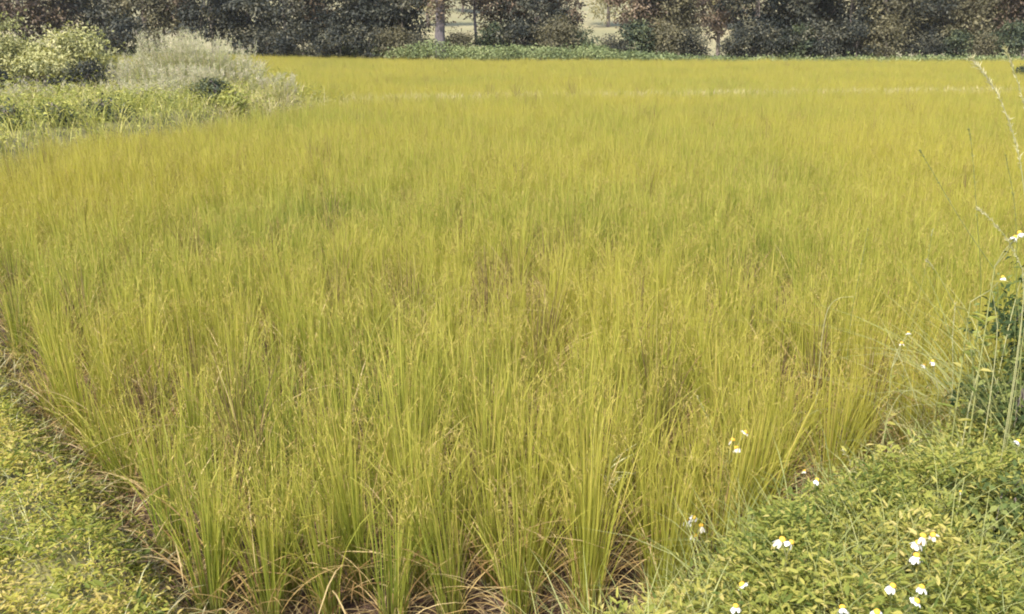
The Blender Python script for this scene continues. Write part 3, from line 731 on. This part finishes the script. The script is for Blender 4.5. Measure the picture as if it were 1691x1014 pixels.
def tree(kind, px, Y, label, s=1., sz=None, name='tree', cat='tree', group='trees and bushes along the far side of the paddy'):
    x = (px-845.5)/F*(Y*math.cos(PITCH)+math.sin(PITCH)*1.5); me, tr = proto(kind)
    o = empty(name, (x, Y, float(height(x, Y))-.05), random.uniform(0, 6.28)); sz = sz or s; o.scale = (s, s, sz)
    tag(o, label, cat, group)
    link('crown' if cat == 'tree' else 'foliage', me, parent=o); link('trunk' if cat == 'tree' else 'branches', tr, parent=o)

T = [  # kind, px, Y, label, scale
 ('brown/0', -40, 60, 'brown-leaved tree at the far left edge above the vine mound', 1.),
 ('brown/1', 45, 62, 'pale brown tree just behind the vine-covered mound', 1.05),
 ('brown/2', 100, 64, 'pinkish-brown tree behind the left hump of the vine-covered mound', 1.),
 ('dark/1', 180, 66, 'dark tree just right of the vine-covered mound', 1.1),
 ('olive/0', 245, 66, 'olive-brown tree behind the left side of the reeds', 1.0),
 ('brown/2', 300, 68, 'brown-topped tree straight behind the reeds', 1.),
 ('dark/3', 355, 66, 'dark tree behind the right side of the reeds', 1.05),
 ('dark/0', 415, 63, 'dark tree over the right end of the reeds', 1.1),
 ('dark/1', 475, 60, 'dark tree where the low undergrowth begins', 1.),
 ('brown/0', 525, 62, 'brown-topped tree in the middle of the left dark thicket', 1.),
 ('dark/2', 575, 58, 'blackish tree over the left end of the green undergrowth', 1.),
 ('dark/3', 625, 56, 'dark tree second left of the pale gap by the grey trunk', 1.),
 ('dark/0', 668, 55, 'dark tree whose straight side borders the pale gap by the grey trunk', .85),
 ('post/0', 728, 51.5, 'thick grey trunk standing alone between two pale gaps', 1.),
 ('slim/0', 786, 54, 'slim brown sapling right of the lone grey trunk', 1.),
 ('brown/1', 838, 57, 'brown-topped tree right of the slim sapling', .9),
 ('dark/1', 885, 56, 'dark tree in the middle clump with brown top', .9),
 ('brown/2', 922, 57, 'brown tree at the right end of the middle clump', .8),
 ('brown/0', 1056, 57, 'brown tree just right of the wide pale gap', .9),
 ('olive/0', 1095, 58, 'olive tree between two brown ones right of the wide pale gap', .9),
 ('brown/1', 1128, 60, 'brown tree left of the small bright gap', .8),
 ('brown/2', 1186, 68, 'brown tree whose leaves hang over the small bright gap', .9),
 ('dark/2', 1246, 54, 'dark tree right of the small bright gap', .9),
 ('dark/3', 1300, 55, 'dark tree second right of the small bright gap', 1.),
 ('brown/0', 1345, 57, 'brown-topped tree in the right dark thicket', 1.),
 ('dark/0', 1400, 54, 'darkest tree in the middle of the right thicket', 1.),
 ('olive/1', 1452, 53, 'rounded olive-dark tree near the end of the right thicket', .9),
 ('dark/1', 1495, 55, 'dark tree at the right end of the dark thicket', .9),
 ('olive/0', 1550, 56, 'lighter olive tree right of the dark thicket', .9),
 ('brown/1', 1590, 60, 'pale brown tree behind the lighter olive tree', .9),
 ('olive/1', 1640, 58, 'olive tree second from the right edge', .9),
 ('brown/2', 1690, 56, 'brown tree at the right edge of the tree line', 1.),
]
for k, px, Y, lb, s in T: tree(k, px, Y+8.5, lb, s*1.12)
B = [
 ('bush/0', 205, 58, 'dark bush filling the notch between mound and reeds', 1.3),
 ('bush/1', 440, 58, 'dark bush right beside the reeds', 1.),
 ('bush/2', 500, 57, 'dark bush behind the left undergrowth', 1.1),
 ('bush/0', 560, 55, 'black-green bush left of the yellowish one', 1.1),
 ('obush/1', 655, 53.5, 'bush with yellow-green leaves low beside the pale gap', .8),
 ('bush/1', 610, 54, 'dark round bush just left of the yellowish one', 1.),
 ('bush/2', 690, 53.5, 'small dark bush left of the grey trunk', .7),
 ('obush/0', 757, 53, 'thin bush leaning on the right of the grey trunk', .75),
 ('gbush/0', 818, 53.5, 'dark green bush at the left of the middle clump', 1.),
 ('bush/0', 858, 53, 'blackest bush in the middle clump', 1.05),
 ('obush/1', 922, 52.5, 'light olive bush with drooping leaves in the middle clump', 1.),
 ('gbush/1', 955, 53, 'green bush at the right end of the middle clump', .9),
 ('bush/1', 1012, 52.5, 'small dark bush at the foot of the wide pale gap', .7),
 ('gbush/0', 1055, 52.5, 'green bush below the brown tree right of the wide gap', 1.05),
 ('obush/0', 1102, 52, 'pale-stemmed olive bush left of the small bright gap', .95),
 ('bush/2', 1140, 52, 'dark bush bordering the small bright gap on its left', .8),
 ('bush/0', 1222, 51.5, 'dark bush bordering the small bright gap on its right', .85),
 ('bush/1', 1268, 51.5, 'dark bush with leaf tips fanning out, right thicket', 1.),
 ('gbush/1', 1310, 51.5, 'dark green bush third along the right thicket', .95),
 ('bush/2', 1352, 51.5, 'broad dark bush in the middle of the right thicket', 1.),
 ('bush/0', 1410, 51.5, 'near-black bush below the darkest tree', 1.),
 ('obush/1', 1462, 51, 'rounded brownish-olive bush at the front of the right thicket', 1.),
 ('bush/1', 1525, 51.5, 'dark low bush at the right end of the thicket', .75),
 ('gbush/0', 1575, 52, 'green bush among the light olive trees', .8),
 ('obush/0', 1615, 52, 'pale olive bush left of the edge trees', .75),
 ('gbush/1', 1662, 52, 'dark green bush close to the right edge of the tree line', 1.05),
]
for k, px, Y, lb, s in B: tree(k, px, Y+8, lb, s*1.08, name='bush', cat='bush')
FT = [('fard/0', 170, 115, 'distant olive tree glimpsed behind the dark trees right of the vine mound'),
 ('far/1', 655, 128, 'pale distant tree just left of the gap beside the lone grey trunk'),
 ('far/2', 708, 112, 'pale distant tree in the gap left of the lone grey trunk'),
 ('far/0', 765, 138, 'pale distant tree in the gap between grey trunk and slim sapling'),
 ('far/1', 1003, 112, 'pale distant tree at the right side of the widest pale gap'),
 ('far/2', 1090, 125, 'pale distant tree behind the olive tree right of the widest gap'),
 ('far/0', 1196, 108, 'pale distant tree seen through the small bright gap'),
 ('fard/0', 1540, 118, 'distant olive tree glimpsed right of the dark thicket'),
 ('far/1', 1625, 126, 'pale distant tree glimpsed between the olive trees at right')]
for k, px, Y, lb in FT: tree(k, px, Y, lb, random.uniform(.8, 1.1), group='distant trees on the slope behind the tree line')

# low undergrowth in front of the trees
def under():
    n = 3400; x = rng.uniform(-40, 42, n); y = far_edge(x)+rng.uniform(.1, 3.6, n)
    hgt = (.28+.95*smooth(-12, 6, -np.abs(x+3)+6))*(.5+vnoise(x, y, 2.5, 91))
    z = height(x, y)+hgt*rng.uniform(.3, 1, n)
    N = 26; X = np.repeat(x, N)+rng.normal(0, .22, n*N); Y = np.repeat(y, N)+rng.normal(0, .22, n*N); Z = np.repeat(z, N)+rng.normal(0, .12, n*N)
    Z = np.maximum(Z, height(X, Y)+.02)
    d = rng.normal(0, 1, (n*N, 3)); nr = np.array([0, -.3, 1.])+rng.normal(0, .5, (n*N, 3)); L = rng.uniform(.08, .2, n*N)
    t = np.clip(np.repeat(vnoise(x, y, 1.5, 93), N)+rng.normal(0, .18, n*N), 0, 1)
    me = mesh('undergrowth', [leaves(np.stack([X, Y, Z], -1), d, nr, L, L*.55, t, simple=True)], M['under'])
    tag(link('undergrowth', me), 'low grey-green undergrowth between the paddy and the trees', 'undergrowth', kind='stuff')
under()

# ------------------------------------------------------------------ pale grass on the cross bund
def cross_grass():
    n = 9000; s = rng.random(n)**.8
    a, b = XB[0], XB[1]; x = a[0]+(b[0]-a[0])*s; y = a[1]+(b[1]-a[1])*s+rng.normal(0, .13, n)
    base = np.stack([x, y, height(x, y)-.02], -1)
    g = blades(base, rng.uniform(0, 6.28, n), rng.uniform(.22, .47, n)*(1-.1*s), rng.uniform(0, .3, n), rng.uniform(.1, .6, n), rng.uniform(.006, .012, n), rng.uniform(.2, 1, n), k=5)
    tag(link('bund_grass', mesh('bund_grass', [g], M['pale'])), 'thin line of pale dry grass on the low bund crossing the rice', 'grass', kind='stuff')
cross_grass()

# ------------------------------------------------------------------ weedy bank at upper left
def bank_cover():
    n = 52000; x = rng.uniform(-20, -2.5, n); y = rng.uniform(11, 31, n)
    d = poly_sd(x, y, BANK); ok = (d < .25) & (x > -.66*y-2); x, y, d = x[ok], y[ok], d[ok]; n = len(x)
    c = vnoise(x, y, 1.0, 101)
    hh = rng.uniform(.2, .6, n)*(.45+.8*c)*smooth(.4, -.6, d)+.12
    base = np.stack([x, y, height(x, y)-.02], -1)
    pale = (vnoise(x, y, 1.4, 103) + smooth(18, 22, y)*.25-.08*smooth(-.3, -1.6, d)) > .47
    t = rng.random(n)
    g1 = blades(base[pale], rng.uniform(0, 6.28, pale.sum()), hh[pale], rng.uniform(0, .4, pale.sum()), rng.uniform(.1, .7, pale.sum()), rng.uniform(.006, .013, pale.sum()), t[pale], k=5)
    g0 = blades(base[~pale], rng.uniform(0, 6.28, (~pale).sum()), hh[~pale], rng.uniform(0, .4, (~pale).sum()), rng.uniform(.1, .7, (~pale).sum()), rng.uniform(.006, .013, (~pale).sum()), t[~pale], k=5)
    g0 = g0[:4]+(1,)
    k = (rng.random(n) < .22) & (vnoise(x, y, .8, 111) > .42); x, y, c, hh = x[k], y[k], c[k], hh[k]
    z = height(x, y)+hh*rng.uniform(.4, 1., len(x))
    lf = sprigs(x, y, z, 9, .075, .09, .1+.7*vnoise(x, y, .9, 107), 'bank', up=.1, simple=True); lf = lf[:4]+(1,)
    tag(link('bank_weeds', mesh('bank_weeds', [g1, g0, lf], [M['pale'], M['bank']])), 'tangled pale grass and green weeds covering the bank at upper left', 'weeds', kind='stuff')
bank_cover()

def reeds(px, Y, label, h, rad, n, npl, tall=1.):
    x = (px-845.5)/F*(Y*math.cos(PITCH)+math.sin(PITCH)*1.2); z = float(height(x, Y))
    o = empty('reed_clump', (x, Y, z)); tag(o, label, 'reeds', 'tall pale reeds on the bank at upper left')
    a = rng.uniform(0, 6.28, n); r = rad*rng.random(n)**.6
    b = np.stack([np.cos(a)*r, np.sin(a)*r, np.full(n, -.05)], -1)
    link('blades', mesh('blades', [blades(b, a+rng.normal(0, .6, n), rng.uniform(.5, 1., n)*h*.85, rng.uniform(0, .22, n), rng.uniform(.05, .45, n), rng.uniform(.009, .018, n), rng.random(n), k=6)], M['reed']), parent=o)
    a = rng.uniform(0, 6.28, npl); r = rad*.9*rng.random(npl)**.6
    b = np.stack([np.cos(a)*r, np.sin(a)*r, np.zeros(npl)], -1)
    hp = rng.uniform(.6, 1.02, npl)*h*.94; ln = rng.uniform(0, .16, npl); dr = rng.uniform(0, .12, npl)
    st = blades(b, a, hp, ln, dr, np.full(npl, .008), rng.random(npl), k=6)
    q = 34; s = rng.uniform(.72, 1.0, (npl, q)); out = (ln[:, None]*s+dr[:, None]*s**2.2)*hp[:, None]; up = hp[:, None]*(s-.55*dr[:, None]*s**3.2)
    P = np.stack([b[:, None, 0]+np.cos(a)[:, None]*out, b[:, None, 1]+np.sin(a)[:, None]*out, up], -1).reshape(-1, 3)
    P += rng.normal(0, .018, P.shape); m = len(P); d = np.array([0, 0, .8])+rng.normal(0, .6, (m, 3))
    pl = leaves(P, d, rng.normal(0, 1, (m, 3)), rng.uniform(.04, .10, m), np.full(m, .009), rng.random(m), simple=True); pl = pl[:4]+(1,)
    link('plumes', mesh('plumes', [st, pl], [M['reed'], M['plume']]), parent=o)
reeds(238, 23.0, 'low reed clump next to the vine-covered mound', 1.25, .8, 500, 60)
reeds(285, 23.5, 'tallest reed clump, in the middle of the bank', 1.75, .75, 600, 110)
reeds(335, 23.5, 'tall feathery reed clump right of the tallest one', 1.7, .6, 450, 80)
reeds(305, 21.5, 'lilac-tinged short reeds in front of the two tall clumps', .9, .9, 700, 120)
reeds(385, 24.0, 'round grey-topped reed clump at the right end of the reeds', 1.4, .6, 500, 90)
reeds(410, 23.2, 'smallest dark-footed reed clump nearest the paddy', .95, .45, 300, 40)

def bank_bush(px, Y, label, rx, ry, h, mat, leaf, ncl, per, sig=.16, name='bush', cat='bush', seed=0, z0=.0, group='bushes on the bank at upper left'):
    x = (px-845.5)/F*(Y*math.cos(PITCH)+math.sin(PITCH)*1.2); z = float(height(x, Y))
    o = empty(name, (x, Y, z-.03)); tag(o, label, cat, group)
    me, cl = crown_mesh(seed, rx, ry, z0, h, ncl, per, leaf, mat, sig, shell=.6)
    link('foliage', me, parent=o); link('branches', limbs_mesh(seed, cl, h*.6, .045, M['bark'], nl=14), parent=o)
bank_bush(-25, 22.5, 'pale green vine mound at the left edge, tallest on the bank', 1.2, 1.1, 2.05, M['vine'], .085, 70, 110, .17, seed=201)
bank_bush(45, 23.0, 'ragged yellow-green bush joining the two humps of the vine mound', .95, .8, 1.5, M['vine'], .08, 50, 100, .16, seed=212)
bank_bush(125, 22.5, 'pale vine-covered bush with a rounded hump, right part of the mound', .85, .8, 1.7, M['vine'], .085, 60, 110, .16, seed=202)
bank_bush(72, 21.5, 'low sagging vine bush in front of the two humps', 1.0, .6, 1.0, M['vine'], .08, 40, 100, .16, seed=203)
bank_bush(85, 20.2, 'dark twiggy bush standing in for shade under the vine mound', .5, .3, .62, M['tree_dark'], .07, 26, 50, .08, seed=204)  # dark leaf colour of these three bushes also supplies the mound's shaded underside
bank_bush(150, 21.2, 'dark drooping bush deepening the shade at the right foot of the vine mound', .55, .3, 1.0, M['tree_dark'], .07, 42, 60, .10, seed=205)
bank_bush(5, 19.9, 'dark bush standing in for the shaded overhang at the left edge below the vine mound', .45, .4, .85, M['tree_dark'], .07, 32, 50, .09, seed=206)  # dark foliage put here for the shade under the overhang
reeds(30, 21.3, 'dry wild grass growing through the front of the vine mound at left', .5, .8, 420, 50)
reeds(110, 20.9, 'dry brownish wild grass hanging under the rounded hump', .45, .7, 380, 40)
reeds(185, 21.6, 'loose pale grass tuft between vine mound and reeds', 1.0, .6, 320, 50)
reeds(60, 18.8, 'pale grass tuft on the open slope below the vine mound', .6, .8, 320, 40)
reeds(240, 19.6, 'wide pale grass tuft on the slope below the lilac reeds', .65, .9, 380, 60)
reeds(450, 22.6, 'last pale grass tuft where the bank runs out into the rice', .62, .6, 260, 40)
bank_bush(350, 20.0, 'small dark green bush standing alone in front of the reeds', .32, .3, .62, M['tree_green'], .07, 35, 40, .08, seed=207)
bank_bush(386, 19.6, 'thin olive bush right of the small dark green one', .26, .25, .6, M['bank'], .07, 28, 36, .08, seed=208)
bank_bush(170, 16.6, 'low dark green bush on the front slope of the bank', .35, .25, .4, M['tree_green'], .06, 28, 36, .08, seed=209)
bank_bush(95, 15.6, 'low green bush near the front edge of the bank', .3, .25, .38, M['tree_green'], .06, 26, 36, .08, seed=210)
bank_bush(12, 14.9, 'dark leafy weed at the left edge where bank meets rice', .3, .25, .42, M['tree_green'], .06, 28, 36, .08, seed=211)

# dark leafy shrub at the right edge
def near_shrub(px, py, Y, label, rx, ry, z1, seed, ncl=60, per=40, leaf=.055, mat='shrub'):
    p = at_y(px, py, Y); g = float(height(p.x, p.y))
    o = empty('shrub', (p.x, p.y, g)); tag(o, label, 'shrub', 'leafy shrubs at the right edge')
    me, cl = crown_mesh(seed, rx, ry, .12, z1, ncl, per, leaf, M[mat], .055, shell=.5)
    link('foliage', me, parent=o); link('branches', limbs_mesh(seed, cl, z1*.6, .012, M['bark'], nl=16), parent=o)
near_shrub(1762, 590, 3.95, 'dark green shrub at the right edge with deep gaps between leaves', .34, .33, .84, 301, 60, 60, leaf=.036)
near_shrub(1690, 690, 3.6, 'lower spreading shrub under the tall dark green one', .28, .24, .36, 302, 40, 46, leaf=.034)
near_shrub(1700, 900, 2.7, 'dark leafy shrub in the bottom right corner', .20, .2, .34, 303, 34, 44, leaf=.034)
tree('gbush/0', 1697, 38, 'small dark bush at the right edge in front of the tree line', .42, name='bush', cat='bush', group=None)

# ------------------------------------------------------------------ thin summer haze
def haze():
    x0, x1, y0, y1, z0, z1 = -1000, 1000, -100, 1600, -8, 60
    V = np.array([(x, y, z) for z in (z0, z1) for x, y in ((x0, y0), (x1, y0), (x1, y1), (x0, y1))], float)
    f = np.array([[0, 3, 2, 1], [4, 5, 6, 7], [0, 1, 5, 4], [1, 2, 6, 5], [2, 3, 7, 6], [3, 0, 4, 7]])
    m, t, o = nodes('haze'); p = t.nodes.new('ShaderNodeVolumePrincipled')
    p.inputs['Color'].default_value = (.93, .93, .95, 1); p.inputs['Density'].default_value = .00022; p.inputs['Anisotropy'].default_value = 0
    t.links.new(p.outputs[0], o.inputs['Volume'])
    tag(link('haze', mesh('haze', [(V, f, np.zeros(8), np.zeros(8), 0)], m)), 'thin pale summer haze lying over the field and trees', kind='stuff')
haze()
